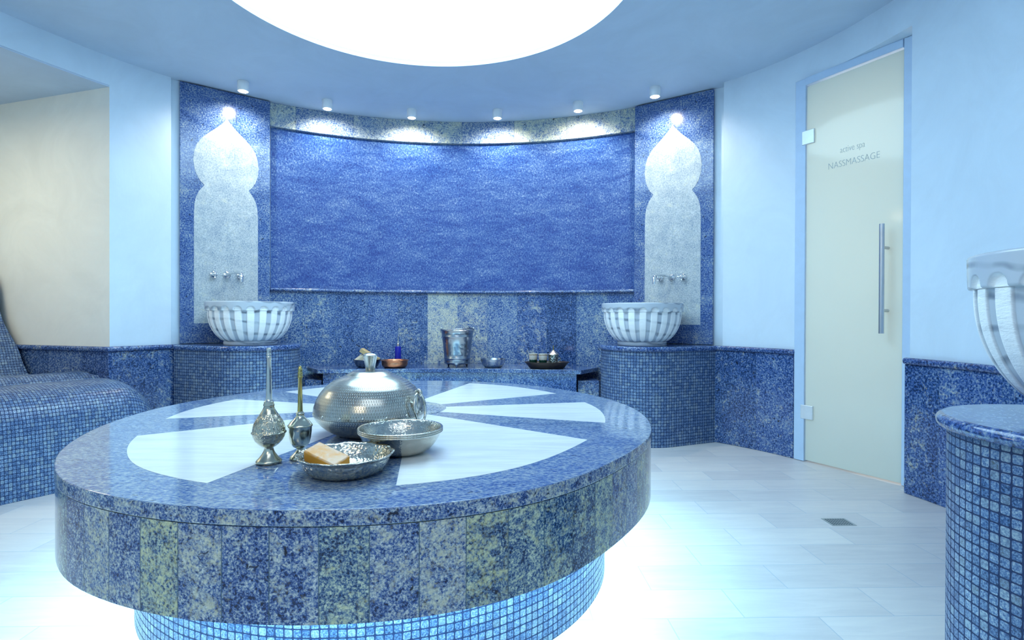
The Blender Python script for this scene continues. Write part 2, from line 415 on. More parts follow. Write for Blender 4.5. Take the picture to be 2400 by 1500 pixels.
def box(name, c, s, mat, parent=None, rz=0.0, bevel=None, rx=0.0, ry=0.0):
    vs = []; mt = Matrix.Rotation(rz, 3, 'Z') @ Matrix.Rotation(ry, 3, 'Y') @ Matrix.Rotation(rx, 3, 'X')
    for z in (-.5, .5):
        for x, y in ((-.5, -.5), (.5, -.5), (.5, .5), (-.5, .5)):
            vs.append(mt @ Vector((x * s[0], y * s[1], z * s[2])) + Vector(c))
    fs = [(3, 2, 1, 0), (4, 5, 6, 7), (0, 1, 5, 4), (1, 2, 6, 5), (2, 3, 7, 6), (3, 0, 4, 7)]
    u = [[(0, 0), (s[0], 0), (s[0], s[1]), (0, s[1])]] * 2 + [[(0, 0), (s[0], 0), (s[0], s[2]), (0, s[2])], [(0, 0), (s[1], 0), (s[1], s[2]), (0, s[2])]] * 2
    return mesh(name, vs, fs, mat, parent, u, bevel=bevel)
def arc(cx, cy, r, a0, a1, n):
    return [(cx + r * cos(radians(a0 + (a1 - a0) * i / n)), cy + r * sin(radians(a0 + (a1 - a0) * i / n))) for i in range(n + 1)]
def interp(x, xs, ys):
    if x <= xs[0]: return ys[0]
    for i in range(len(xs) - 1):
        if x <= xs[i + 1]: t = (x - xs[i]) / (xs[i + 1] - xs[i]); return ys[i] + t * (ys[i + 1] - ys[i])
    return ys[-1]

# ---------------------------------------------------------------- room shell
TH = [-180, -160, -90, -30, 0, 8, 16, 22, 27, 32, 35.5, 39, 47, 90, 132, 141, 146, 160, 175, 180]
RR = [2.42, 2.38, 2.34, 2.33, 2.34, 2.38, 2.44, 2.485, 2.54, 2.59, 2.62, 2.65, 2.70, 2.72, 2.76, 2.70, 2.65, 2.55, 2.44, 2.42]
def rw(t):
    t = (t + 180) % 360 - 180
    return (interp(t - 1.5, TH, RR) + interp(t, TH, RR) + interp(t + 1.5, TH, RR)) / 3
def wp(t, d=0.0):
    r = rw(t) + d; return (CX + r * cos(radians(t)), CY + r * sin(radians(t)))
def wseg(t0, t1, d, step=1.5):
    n = max(2, int(abs(t1 - t0) / step)); return [wp(t0 + (t1 - t0) * i / n, d) for i in range(n + 1)]

A_DOOR0, A_DOOR1 = 36.1, 20.5     # opening of the glass door (left and right edge)
A_N0, A_N1 = 140.3, 188.0         # opening of the lounger niche
T = 0.16
# floor slab reaching under niche
fl = mesh('floor', [(-4.6, -1.2, 0), (2.9, -1.2, 0), (2.9, 5.2, 0), (-4.6, 5.2, 0), (-4.6, -1.2, -.1), (2.9, -1.2, -.1), (2.9, 5.2, -.1), (-4.6, 5.2, -.1)],
     [(0, 1, 2, 3), (7, 6, 5, 4), (0, 4, 5, 1), (1, 5, 6, 2), (2, 6, 7, 3), (3, 7, 4, 0)], 'floor'); tag(fl, kind='structure')

# ceiling with the round opening
def ceiling():
    n = 128; vs, fs = [], []
    outer = []
    for i in range(n):
        a = 2 * pi * i / n; dx, dy = cos(a), sin(a)
        ox, oy = DOME
        t = min(((2.9 if dx > 0 else -4.6) - ox) / dx if abs(dx) > 1e-6 else 99, ((5.2 if dy > 0 else -1.2) - oy) / dy if abs(dy) > 1e-6 else 99)
        outer.append((ox + dx * t, oy + dy * t))
    for z in (CEIL, CEIL + 0.02):
        for i in range(n):
            a = 2 * pi * i / n; vs.append((DOME[0] + DOME_R * cos(a), DOME[1] + DOME_R * sin(a), z))
        for i in range(n): vs.append((*outer[i], z))
    for i in range(n):
        j = (i + 1) % n
        fs.append((i, n + i, n + j, j)[::-1]); fs.append((2 * n + i, 3 * n + i, 3 * n + j, 2 * n + j)); fs.append((i, j, 2 * n + j, 2 * n + i))
        fs.append((n + i, 3 * n + i, 3 * n + j, n + j))
    return mesh('ceiling', vs, fs, 'ceiling')
tag(ceiling(), kind='structure')

# the luminous dome: cylinder collar, flat glowing panel
dome = empty('ceiling_light', (DOME[0], DOME[1], CEIL), label='large round glowing white light dome set into the ceiling above the table', cat='ceiling light')
lathe('collar', [(DOME_R + 0.03, 0.021), (DOME_R + 0.03, 0.07), (DOME_R + 0.05, 0.07), (DOME_R + 0.05, 0.021)], plain('collar_paint', (0.35, 0.75, 0.9), 0.6), dome, n=128, smooth=True, auto=30)
lathe('light_panel', [(0, 0.045), (DOME_R + 0.028, 0.045), (DOME_R + 0.028, 0.055), (0, 0.055)], 'dome', dome, n=128, auto=30)

def skirting(name, pts_in, pts_back, **kw):   # granite dado below, rounded rail on top
    return wall(name, pts_in, pts_back, 0.0, 0.628, 'dado', bevel=0.004, **kw)
def rail(name, pts_in, pts_back):
    return wall(name, pts_in, pts_back, 0.628, 0.660, 'granite_dark', bevel=0.013)

# right wall: from pillar to door, lintel, from door round the back of the room to the niche
seg = lambda n_, a, b: tag(wall(n_, wseg(a, b, 0), wseg(a, b, T), 0, CEIL, 'wall', auto=30), kind='structure')
seg('wall_right', 46.7, A_DOOR0)
seg('wall_right', A_DOOR1, -60)
seg('wall_front', -60, -172.0)
tag(wall('wall_right', wseg(A_DOOR0, A_DOOR1, 0), wseg(A_DOOR0, A_DOOR1, T), 2.268, CEIL, 'wall', auto=30), kind='structure')
tag(skirting('trim_1', wseg(47.9, A_DOOR0 - 0.1, -0.022), wseg(47.9, A_DOOR0 - 0.1, 0.02)), kind='structure')
tag(rail('trim_2', wseg(47.9, A_DOOR0 - 0.3, -0.04), wseg(47.9, A_DOOR0 - 0.3, 0.02)), kind='structure')
tag(skirting('trim_3', wseg(A_DOOR1 + 0.3, -60, -0.022), wseg(A_DOOR1 + 0.3, -60, 0), u0=0.12), kind='structure')
tag(rail('trim_4', wseg(A_DOOR1 + 0.4, -60, -0.04), wseg(A_DOOR1 + 0.4, -60, 0)), kind='structure')

# left wall: pillar to niche corner, lintel above niche, beyond the niche
C0 = wp(A_N0); NW = Vector((-0.947, 0.323)).normalized(); NO = Vector((-NW.y, -NW.x)) ; NO = Vector((0.323, 0.947))
def npt(s, d=0.0): return (C0[0] + NW.x * s + NO.x * d, C0[1] + NW.y * s + NO.y * d)
seg('wall_left', A_N0, 132.9)
tag(wall('wall_left', wseg(A_N1, A_N0, 0), wseg(A_N1, A_N0, T), 2.272, CEIL, 'wall', auto=30), kind='structure')
tag(skirting('trim_5', wseg(A_N0, 131.7, -0.022), wseg(A_N0, 131.7, 0.02), u0=0.03), kind='structure')
tag(rail('trim_6', wseg(A_N0 + 0.4, 131.7, -0.04), wseg(A_N0 + 0.4, 131.7, 0.02)), kind='structure')
# niche: side wall, back wall, far side, soffit
tag(wall('wall_niche_side', [npt(1.9), npt(0.0)], [npt(1.9, T), npt(0.0, T)], 0, 2.272, 'niche'), kind='structure')
tag(wall('trim_7', [npt(1.9, -.022), npt(-0.022, -.022)], [npt(1.9), npt(-0.022)], 0, .628, 'dado', bevel=0.003, u0=0.1), kind='structure')
tag(wall('trim_8', [npt(1.9, -.04), npt(-0.035, -.04)], [npt(1.9), npt(-0.035)], .628, .660, 'granite_dark', bevel=0.013), kind='structure')
def sn(s_, n_): return (0.541 * s_ + 0.841 * n_, 0.841 * s_ - 0.541 * n_)
tag(wall('wall_niche_back', [sn(-0.26, -5.07), sn(1.36, -5.07)], [sn(-0.42, -5.23), sn(1.36, -5.23)], 0, 2.272, 'niche'), kind='structure')
tag(wall('wall_niche_front', [wp(A_N1, 0.0), sn(-0.26, -5.07)], [wp(A_N1 + 3.5, 0.0), sn(-0.42, -5.07)], 0, 2.272, 'niche'), kind='structure')
sof = [wp(t, 0.001) for t in [A_N0 + i * (A_N1 - A_N0) / 30 for i in range(31)]] + [sn(-0.4, -5.2), sn(1.5, -5.2)]
tag(prism('ceiling_niche', sof[::-1], 2.262, 2.271, 'ceiling'), kind='structure')
seg('wall_left', A_N1, A_N1 + 1.0) if False else None

# ---- back: curved water wall between the two pillars
BX, BY, BR = -0.32, 1.849, 2.716
a0 = math.degrees(atan2(4.160 - BY, 1.038 - BX)); a1 = 180 - a0
def bseg(d, a_=None, b_=None, n=48): return arc(BX, BY, BR + d, (a_ if a_ else a0), (b_ if b_ else a1), n)
LB = radians(a1 - a0) * BR
tag(wall('wall_back', bseg(0.05, a0 - 4, a1 + 4), bseg(0.2, a0 - 4, a1 + 4), 0, CEIL, 'wall', auto=30), kind='structure')
tag(wall('trim_9', bseg(0), bseg(0.05), 2.272, CEIL, 'band', u0=0.31, bevel=0.003), kind='structure')
tag(wall('trim_10', bseg(0.012), bseg(0.05), 0.0, 1.040, 'plates', u0=-LB / 2 + 0.0 + 12 * 0.243, auto=30), kind='structure')
tag(wall('trim_11', bseg(-0.018), bseg(0.05), 1.040, 1.066, 'granite_dark', bevel=0.011), kind='structure')
ww = wall('textured_wall_panel', bseg(0.034, a0 + .3, a1 - .3), bseg(0.049, a0 + .3, a1 - .3), 1.067, 2.271, 'waterwall', auto=30)
tag(ww, 'wide curved deep blue ribbed wall panel between the two granite pillars', 'wall panel')
# lighter plates in the middle of the back wall
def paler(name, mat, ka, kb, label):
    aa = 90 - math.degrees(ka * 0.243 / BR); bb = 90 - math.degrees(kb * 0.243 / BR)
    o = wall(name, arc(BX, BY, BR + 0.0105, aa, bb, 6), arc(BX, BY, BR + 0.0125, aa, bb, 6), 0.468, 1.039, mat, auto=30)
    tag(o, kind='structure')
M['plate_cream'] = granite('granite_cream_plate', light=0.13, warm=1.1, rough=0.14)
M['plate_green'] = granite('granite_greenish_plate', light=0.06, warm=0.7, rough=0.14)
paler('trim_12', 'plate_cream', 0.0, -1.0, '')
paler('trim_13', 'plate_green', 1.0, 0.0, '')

# ---- pillars: stone slabs with onion-dome inlay
MX = -0.32
def mir(p): return (2 * MX - p[0], p[1])
PC, PD = Vector((1.038, 4.160)), Vector((1.503, 3.817))
INL = [(-0.205, 0.80), (-0.205, 1.56), (-0.202, 1.62), (-0.193, 1.67), (-0.175, 1.712), (-0.152, 1.743), (-0.142, 1.758),
       (-0.165, 1.782), (-0.188, 1.82), (-0.203, 1.87), (-0.209, 1.925), (-0.203, 1.985), (-0.185, 2.04), (-0.155, 2.085), (-0.115, 2.125), (-0.070, 2.165), (-0.030, 2.205), (0.0, 2.245)]
def pillar(side):
    if side > 0: p0, p1 = PC, PD
    else: p0, p1 = Vector(mir(PD)), Vector(mir(PC))
    d = (p1 - p0); L = d.length; d.normalize(); nrm = Vector((d.y, -d.x))   # towards room
    mid = (p0 + p1) / 2
    where = 'left' if side < 0 else 'right'
    e = empty('granite_wall_slab', (mid.x, mid.y, 0.66), atan2(d.y, d.x),
        label=('tall granite slab with pale onion-dome inlay behind the left marble basin' if side < 0 else 'tall granite slab with pale onion-dome inlay behind the marble basin nearer the glass door'), cat='wall slab')
    # local frame: x along slab, -y towards room
    box('slab', (0, 0.016, (CEIL - 0.66) / 2 - 0.004), (L, 0.032, CEIL - 0.66 - 0.012), 'granite_panel', e, bevel=0.003)
    pts = INL + [(-x, z) for x, z in INL[-2::-1]]
    vs = [(x, -0.0016, z - 0.66) for x, z in pts] + [(x, 0.001, z - 0.66) for x, z in pts]; n = len(pts)
    fs = [tuple(reversed(range(n)))] + [(i, (i + 1) % n, n + (i + 1) % n, n + i) for i in range(n)]
    o = mesh('inlay', vs, fs, 'inlay', e); tag(o, 'pale onion-dome shaped stone inlay')
    # plaster backing strip beside the slab
    b0 = p0 - nrm * 0.033; b1 = p1 - nrm * 0.033
    ext = 0.07
    if side > 0: b1 = b1 + d * ext
    else: b0 = b0 - d * ext
    tag(wall('wall_back', [tuple(b1), tuple(b0)], [tuple(b1 - nrm * 0.12), tuple(b0 - nrm * 0.12)], 0, CEIL, 'wall'), kind='structure')
    return e, mid, d, nrm
PR = pillar(1); PLf = pillar(-1)

# ---- pedestals (mosaic drums with granite cap)
def drum_plan(grow=0.0):
    cx, cy, r = 1.04, 3.88, 0.300 + grow
    # straight side to wall corner
    ex, ey = 1.502, 3.748 - grow * 0.95
    pts = []
    # tangent from (ex,ey) to circle: lower tangent point
    dx, dy = ex - cx, ey - cy; D = sqrt(dx * dx + dy * dy); b = math.acos(r / D); a = atan2(dy, dx) - b
    a_start = math.radians(128)            # back of circle near the curved wall
    n = 40
    aa = a
    # counter-clockwise polygon: start at wall corner, go back, then round circle from back to tangent
    pts.append((ex, ey)); pts.append((1.510, 3.815)); pts.append((1.06, 4.135))
    st = radians(150); en = aa + 2 * pi
    for i in range(n + 1): t = st + (en - st) * i / n; pts.append((cx + r * cos(t), cy + r * sin(t)))
    return pts
def pedestal(side):
    f = (lambda P: P) if side > 0 else (lambda P: [mir(p) for p in P][::-1])
    c = (1.04, 3.88) if side > 0 else mir((1.04, 3.88))
    e = empty('basin_pedestal', (c[0], c[1], 0), label=('rounded mosaic pedestal with granite top under the left marble basin' if side < 0 else 'rounded mosaic pedestal with granite top under the basin nearer the glass door'), cat='pedestal')
    loc = lambda P: [(x - c[0], y - c[1]) for x, y in P]
    prism('mosaic_body', loc(f(drum_plan(0.0))), 0, 0.627, 'mosaic', e, auto=30)
    prism('top_slab', loc(f(drum_plan(0.016))), 0.627, 0.659, 'granite', e, bevel=0.012)
pedestal(1); pedestal(-1)

# ---- carved marble basins
def basin(loc, rz, label, scale_z=1.0, hi=1, R0=0.275):
    e = empty('marble_basin', loc, rz, label=label, cat='basin', group='carved marble basins')
    NL = 22; n = NL * 18 * hi
    H = 0.288 * scale_z; zr = 0.225 * scale_z
    foot = [(0, 0), (0.160, 0), (0.166, 0.003), (0.166, 0.022 * scale_z), (0.164, 0.026 * scale_z)]
    body = []
    nb = 30 * hi
    for i in range(nb + 1):
        t = i / nb; z = 0.028 * scale_z + (zr - 0.028 * scale_z) * t
        # ellipse-like belly
        r = 0.162 + (0.256 - 0.162) * (1 - (1 - t) ** 2.3) ** 0.85
        body.append((r, z))
    rim = [(0.2565, zr + 0.001), (R0 - 0.003, zr + 0.002), (R0, zr + 0.006)]
    k = 14 * hi
    rim += [(R0 + 0.001 * (i / k), zr + 0.006 + (H - zr - 0.012) * i / k) for i in range(1, k + 1)]
    rim += [(R0 - 0.001, H - 0.002), (R0 - 0.006, H), (0.245, H), (0.236, H - 0.006), (0.220, H * 0.62), (0.16, H * 0.28), (0.06, H * 0.16), (0, H * 0.15)]
    prof = foot + body + rim; kb0, kr0 = len(foot), len(foot) + len(body); kr1 = kr0 + 3 + k
    hw = 0.30                 # half flute width in lobes
    def mask(a, kk, r, z):
        f = abs(((a * NL / (2 * pi)) % 1.0) - 0.5)         # 0 at the lobe centre
        x = f * 2 * pi * 0.26 / NL; hwm = hw * 2 * pi * 0.26 / NL
        if kk < kb0 or kk >= kr1: return 0.0
        zl = 0.036 * scale_z + 0.016; top = zr + 0.006
        shrink = 0.62 + 0.38 * (r / 0.26) if z < zr else 1.0
        if z < zl: dd = sqrt(x * x + (zl - z) ** 2)
        elif z > top: dd = sqrt(x * x + (z - top) ** 2)
        else: dd = x
        s = (hwm - dd) / (0.006 if z > zr else 0.004) + 0.5
        return max(0.0, min(1.0, s))
    masks = []
    def rmod(a, kk, r, z):
        q = mask(a, kk, r, z)
        if kb0 <= kk < kr0: return r + 0.005 * q
        if kr0 <= kk < kr1: return r - q * max(0.0, r - 0.262)
        return r
    vs, fs, uv = [], [], []
    o = lathe('bowl', prof, 'basin', e, n=n, rmod=rmod, auto=None)
    me = o.data
    at = me.attributes.new('flute', 'FLOAT', 'POINT')
    zz = [p[1] for p in prof]
    for v in me.vertices:
        r = sqrt(v.co.x ** 2 + v.co.y ** 2); a = atan2(v.co.y, v.co.x) % (2 * pi); z = v.co.z
        inside = r > 0.255 or z < zr
        kk = kb0 + 1 if (z > 0.028 * scale_z and r > 0.15 and (z < zr or r > 0.25) and z < H - 0.004) else 0
        if z < zr and z > 0.027 * scale_z:
            t = (z - 0.028 * scale_z) / (zr - 0.028 * scale_z); rb = 0.162 + (0.256 - 0.162) * (1 - (1 - min(1, max(0, t))) ** 2.3) ** 0.85
            if r < rb - 0.012: kk = 0
        at.data[v.index].value = mask(a, kk, r, z)
    bm = bmesh.new(); bm.from_mesh(me)
    for ed in bm.edges:
        if len(ed.link_faces) == 2 and ed.calc_face_angle() > radians(75): ed.smooth = False
    bm.to_mesh(me); bm.free()
    return e
basin((1.004, 3.80, 0.659), 0.05, 'white carved marble basin with ribbed sides on the pedestal nearer the glass door', R0=0.275)
basin((-1.660, 3.80, 0.659), 0.12, 'white carved marble basin with ribbed sides on the left mosaic pedestal', R0=0.275)
basin((1.285, 1.066, 0.643), 0.02, 'large carved marble basin cut off by the right edge in the foreground', scale_z=1.20, hi=2, R0=0.272)

# ---- foreground pedestal
fp = empty('basin_pedestal', (1.206, 1.057, 0), label='large mosaic pedestal with rounded granite top at the right edge in the foreground', cat='pedestal')
def fgplan(r, back):
    return [(back, r * -1.0)] and ([(r * cos(radians(t)), r * sin(radians(t))) for t in range(60, 301, 5)] + [(0.62, -r * 0.87), (0.62, r * 0.87)])
prism('mosaic_body', fgplan(0.252, .8), 0, 0.612, 'mosaic', fp, auto=30)
prism('top_slab', fgplan(0.272, .8), 0.612, 0.642, 'granite', fp, bevel=0.0135)

# ---- taps
def taps(frame, side):
    e_, mid, d, nrm = frame
    rz = atan2(d.y, d.x)
    s0 = 0.0; sw = -side
    e = empty('wall_taps', (mid.x + nrm.x * 0.0, mid.y + nrm.y * 0.0, 1.142), rz,
        label=('chrome cross-handle taps and curved spout above the left basin' if side < 0 else 'chrome cross-handle taps and curved spout above the basin nearer the glass door'), cat='taps')
    # local: x along the slab, -y to the room
    sp = 0.085
    for k in (-1, 1):
        x = s0 + k * sp
        h = lathe('valve', [(0, 0), (0.024, 0), (0.025, 0.004), (0.020, 0.010), (0.013, 0.013), (0.011, 0.022), (0.014, 0.026), (0.014, 0.031), (0.008, 0.036), (0.008, 0.045), (0.011, 0.049), (0.009, 0.057), (0, 0.060)], 'chrome', e, n=28)
        h.rotation_euler = (pi / 2, 0, 0); h.location = (x, -0.002, 0)
        c = Vector((x, -0.050, 0)); bm = bmesh.new()
        for q in range(4):
            a = pi / 2 * q + 0.05; dirv = Vector((cos(a), 0, sin(a)))
            prof = [(0.004, 0.0045), (0.016, 0.003), (0.022, 0.0035), (0.025, 0.0055), (0.029, 0.0055), (0.032, 0.003)]
            ring_prev = None
            up = Vector((0, 1, 0)); sd = dirv.cross(up)
            for dist, rr in prof:
                ring = [bm.verts.new(c + dirv * dist + (up * cos(2 * pi * j / 10) + sd * sin(2 * pi * j / 10)) * rr) for j in range(10)]
                if ring_prev:
                    for j in range(10): bm.faces.new((ring_prev[j], ring_prev[(j + 1) % 10], ring[(j + 1) % 10], ring[j]))
                ring_prev = ring
            bm.faces.new(ring_prev)
        bmesh.ops.recalc_face_normals(bm, faces=bm.faces)
        me = bpy.data.meshes.new('cross_handle'); bm.to_mesh(me); bm.free(); me.materials.append(M['chrome'])
        for p_ in me.polygons: p_.use_smooth = True
        o = bpy.data.objects.new('cross_handle', me); COL.objects.link(o); o.parent = e
    pl = lathe('spout_rosette', [(0, 0), (0.026, 0), (0.027, 0.004), (0.021, 0.010), (0.014, 0.014), (0.012, 0.022), (0, 0.022)], 'chrome', e, n=28); pl.rotation_euler = (pi / 2, 0, 0); pl.location = (s0, -0.002, 0)
    path = [(s0 + sw * 0.0034 * i, -0.018 - 0.0165 * i, 0.008 * sin(i / 12 * pi)) for i in range(13)] + [(s0 + sw * 0.043, -0.230, -0.006), (s0 + sw * 0.044, -0.239, -0.018), (s0 + sw * 0.044, -0.242, -0.034), (s0 + sw * 0.044, -0.242, -0.060)]
    tube('spout', path, [0.0105] * 3 + [0.008] * 7 + [0.009] * 3 + [0.0105, 0.011, 0.0105, 0.009], 'chrome', e)
taps(PR, 1); taps(PLf, -1)

# ---- bench along the back wall
def bench():
    e = empty('stone_bench', (-0.33, 4.2, 0), label='low polished granite bench in front of the curved back wall holding bowls', cat='bench')
    loc = lambda P: [(x + 0.33, y - 4.2) for x, y in P]
    front = [(-1.291, 4.044), (-0.80, 4.105), (-0.33, 4.118), (0.15, 4.085), (0.612, 3.99)]
    endR = (0.78, 4.23); endL = (-1.43, 4.24)
    def backarc(d, x0, x1, n=30):
        out = []
        for i in range(n + 1):
            x = x0 + (x1 - x0) * i / n; out.append((x, BY + sqrt((BR + d) ** 2 - (x - BX) ** 2)))
        return out
    P = [endL] + front + [endR] + backarc(0.004, 0.80, -1.44)
    prism('bench_top', loc(P), 0.437, 0.467, 'bench', e, bevel=0.003)
    fr2 = [(-1.262, 4.072), (-0.80, 4.130), (-0.33, 4.143), (0.15, 4.110), (0.585, 4.018)]
    P2 = [(-1.262, 4.30)] + fr2 + [(0.585, 4.30)] + backarc(0.0, 0.60, -1.27)[2:-2]
    prism('bench_body', loc(P2), 0.0, 0.437, 'bench', e, bevel=0.003)
    # low side blocks
    prism('side_block', loc([(0.60, 4.06), (0.755, 4.04), (0.76, 4.22), (0.60, 4.26)]), 0, 0.385, 'bench', e, bevel=0.003)
    prism('side_block', loc([(-1.40, 4.10), (-1.28, 4.10), (-1.28, 4.28), (-1.40, 4.26)]), 0, 0.385, 'bench', e, bevel=0.003)
bench()

# ---- the round stone table
TC = (-0.366, 1.977)
ANG = [-171.997, -157.272, -148.392, -135.755, -130.958, -126.665, -121.104, -116.707, -111.182, -102.744, -97.771, -92.057, -85.736, -77.386, -70.696, -62.596, -53.722, -45.629, -38.713, -29.82, -17.203, -5.549, 8.603, 17.304, 26.385, 34.84, 46.048, 62.951, 85.044, 103.0, 121.097, 132.066, 146.579, 156.677, 166.237, 174.203]
RAD = [0.879, 0.888, 0.903, 0.932, 0.944, 0.957, 0.969, 0.974, 0.979, 0.989, 0.991, 0.993, 0.998, 1.002, 0.998, 0.985, 0.955, 0.927, 0.912, 0.902, 0.89, 0.882, 0.886, 0.889, 0.896, 0.909, 0.93, 0.972, 0.995, 0.990, 0.955, 0.925, 0.897, 0.894, 0.892, 0.887]
_A = [x - 360 for x in ANG] + ANG + [x + 360 for x in ANG]; _R = RAD * 3
def tr(a):
    a = (a + 180) % 360 - 180; s = ww_ = 0.0
    for k in range(-4, 5):
        w_ = math.exp(-(k / 2.2) ** 2); s += w_ * interp(a + k * 2.2, _A, _R); ww_ += w_
    return s / ww_
def ring(k, d=0.0, n=180): return [((tr(360 * i / n) * k + d) * cos(2 * pi * i / n), (tr(360 * i / n) * k + d) * sin(2 * pi * i / n)) for i in range(n)]
def table():
    e = empty('stone_table', (TC[0], TC[1], 0), label='large rounded granite hammam table with white marble wedges in its top', cat='table')
    n = 180
    tt = prism('table_top', ring(1, 0.0), 0.480, 0.510, 'slab_top', e, bevel=0.0025)
    tt.data.materials.append(M['slab_edge'])
    for p_ in tt.data.polygons:
        if len(p_.vertices) == 4: p_.material_index = 1
    o = prism('apron', ring(1, -0.002), 0.306, 0.4785, 'slab_side', e, auto=30); tag(o, 'vertical granite strips round the table edge')
    # open groove between top and apron
    prism('joint', ring(1, -0.006), 0.4780, 0.4805, plain('joint_grey', (0.10, 0.16, 0.2), 0.8), e)
    bx, by = -0.38 - TC[0], 2.03 - TC[1]
    base = [(bx + 0.765 * cos(2 * pi * i / n), by + 0.80 * sin(2 * pi * i / n)) for i in range(n)]
    prism('mosaic_base', base, 0.0, 0.300, 'mosaic', e, auto=30)
    # light strip tucked under the slab
    vs, fs = [], []
    for i in range(n):
        a = 2 * pi * i / n
        for k, z in ((0.806, 0.3045), (0.868, 0.3045), (0.868, 0.298), (0.806, 0.298)):
            vs.append((bx + k * cos(a), by + (k + 0.035) * sin(a), z))
    for i in range(n):
        j = (i + 1) % n
        for k in range(4): fs.append((i * 4 + k, j * 4 + k, j * 4 + (k + 1) % 4, i * 4 + (k + 1) % 4))
    o = mesh('light_strip', vs, fs, 'cove', e); tag(o, 'glowing strip under the table edge')
    # centre disc
    dx, dy = -0.365 - TC[0], 2.062 - TC[1]; RD = 0.178
    lathe('centre_disc', [(0, 0.5095), (RD, 0.5095), (RD, 0.5112), (0, 0.5112)], 'disc', e, n=72, center=(dx, dy, 0), auto=30)
    # marble wedges: outer corner angle pair + the inner directions
    def line_disc(p, q):   # where the line p->q meets the disc
        p, q = Vector(p), Vector(q); d = (q - p).normalized(); o_ = p - Vector((dx, dy)); b = o_.dot(d); c = o_.dot(o_) - (RD + 0.004) ** 2
        disc = b * b - c
        t = -b - sqrt(disc) if disc > 0 else -b
        return p + d * t
    W = [((-1.016, 1.599), (-0.604, 1.895), (-0.587, 1.143), (-0.455, 1.66)),
         ((-1.060, 2.297), (-0.697, 2.175), (-1.091, 1.863), (-0.639, 1.993)),
         ((-0.834 + 0.30, 2.862), (-0.455, 2.32), (-0.949, 2.523), (-0.700, 2.33)),
         ((0.266, 2.463), (-0.213, 2.158), (-0.138, 2.846), (-0.290, 2.321)),
         ((0.351, 1.778), (-0.187, 1.984), (0.353, 2.208), (-0.185, 2.100)),
         ((-0.201, 1.122), (-0.280, 1.80), (0.253, 1.531), (-0.242, 1.941))]
    for p1, i1, p2, i2 in W:
        P1, I1, P2, I2 = [Vector((p[0] - TC[0], p[1] - TC[1])) for p in (p1, i1, p2, i2)]
        t1, t2 = math.degrees(atan2(P1.y, P1.x)), math.degrees(atan2(P2.y, P2.x))
        if t2 < t1: t2 += 360
        r1, r2 = P1.length, P2.length
        k1, k2 = r1 / tr(t1), r2 / tr(t2)
        m_ = 24; pts = []
        for i in range(m_ + 1):
            s = i / m_; t = t1 + (t2 - t1) * s; r = tr(t) * (k1 + (k2 - k1) * s); pts.append((r * cos(radians(t)), r * sin(radians(t))))
        a = line_disc(P2, I2); b = line_disc(P1, I1)
        # follow the disc rim between the two inner points
        ta, tb = atan2(a.y - dy, a.x - dx), atan2(b.y - dy, b.x - dx)
        while tb - ta > pi: tb -= 2 * pi
        while tb - ta < -pi: tb += 2 * pi
        for i in range(7):
            t = ta + (tb - ta) * i / 6; pts.append((dx + (RD + .001) * cos(t), dy + (RD + .001) * sin(t)))
        prism('marble_wedge', pts, 0.509, 0.5106, 'marble', e)
table()

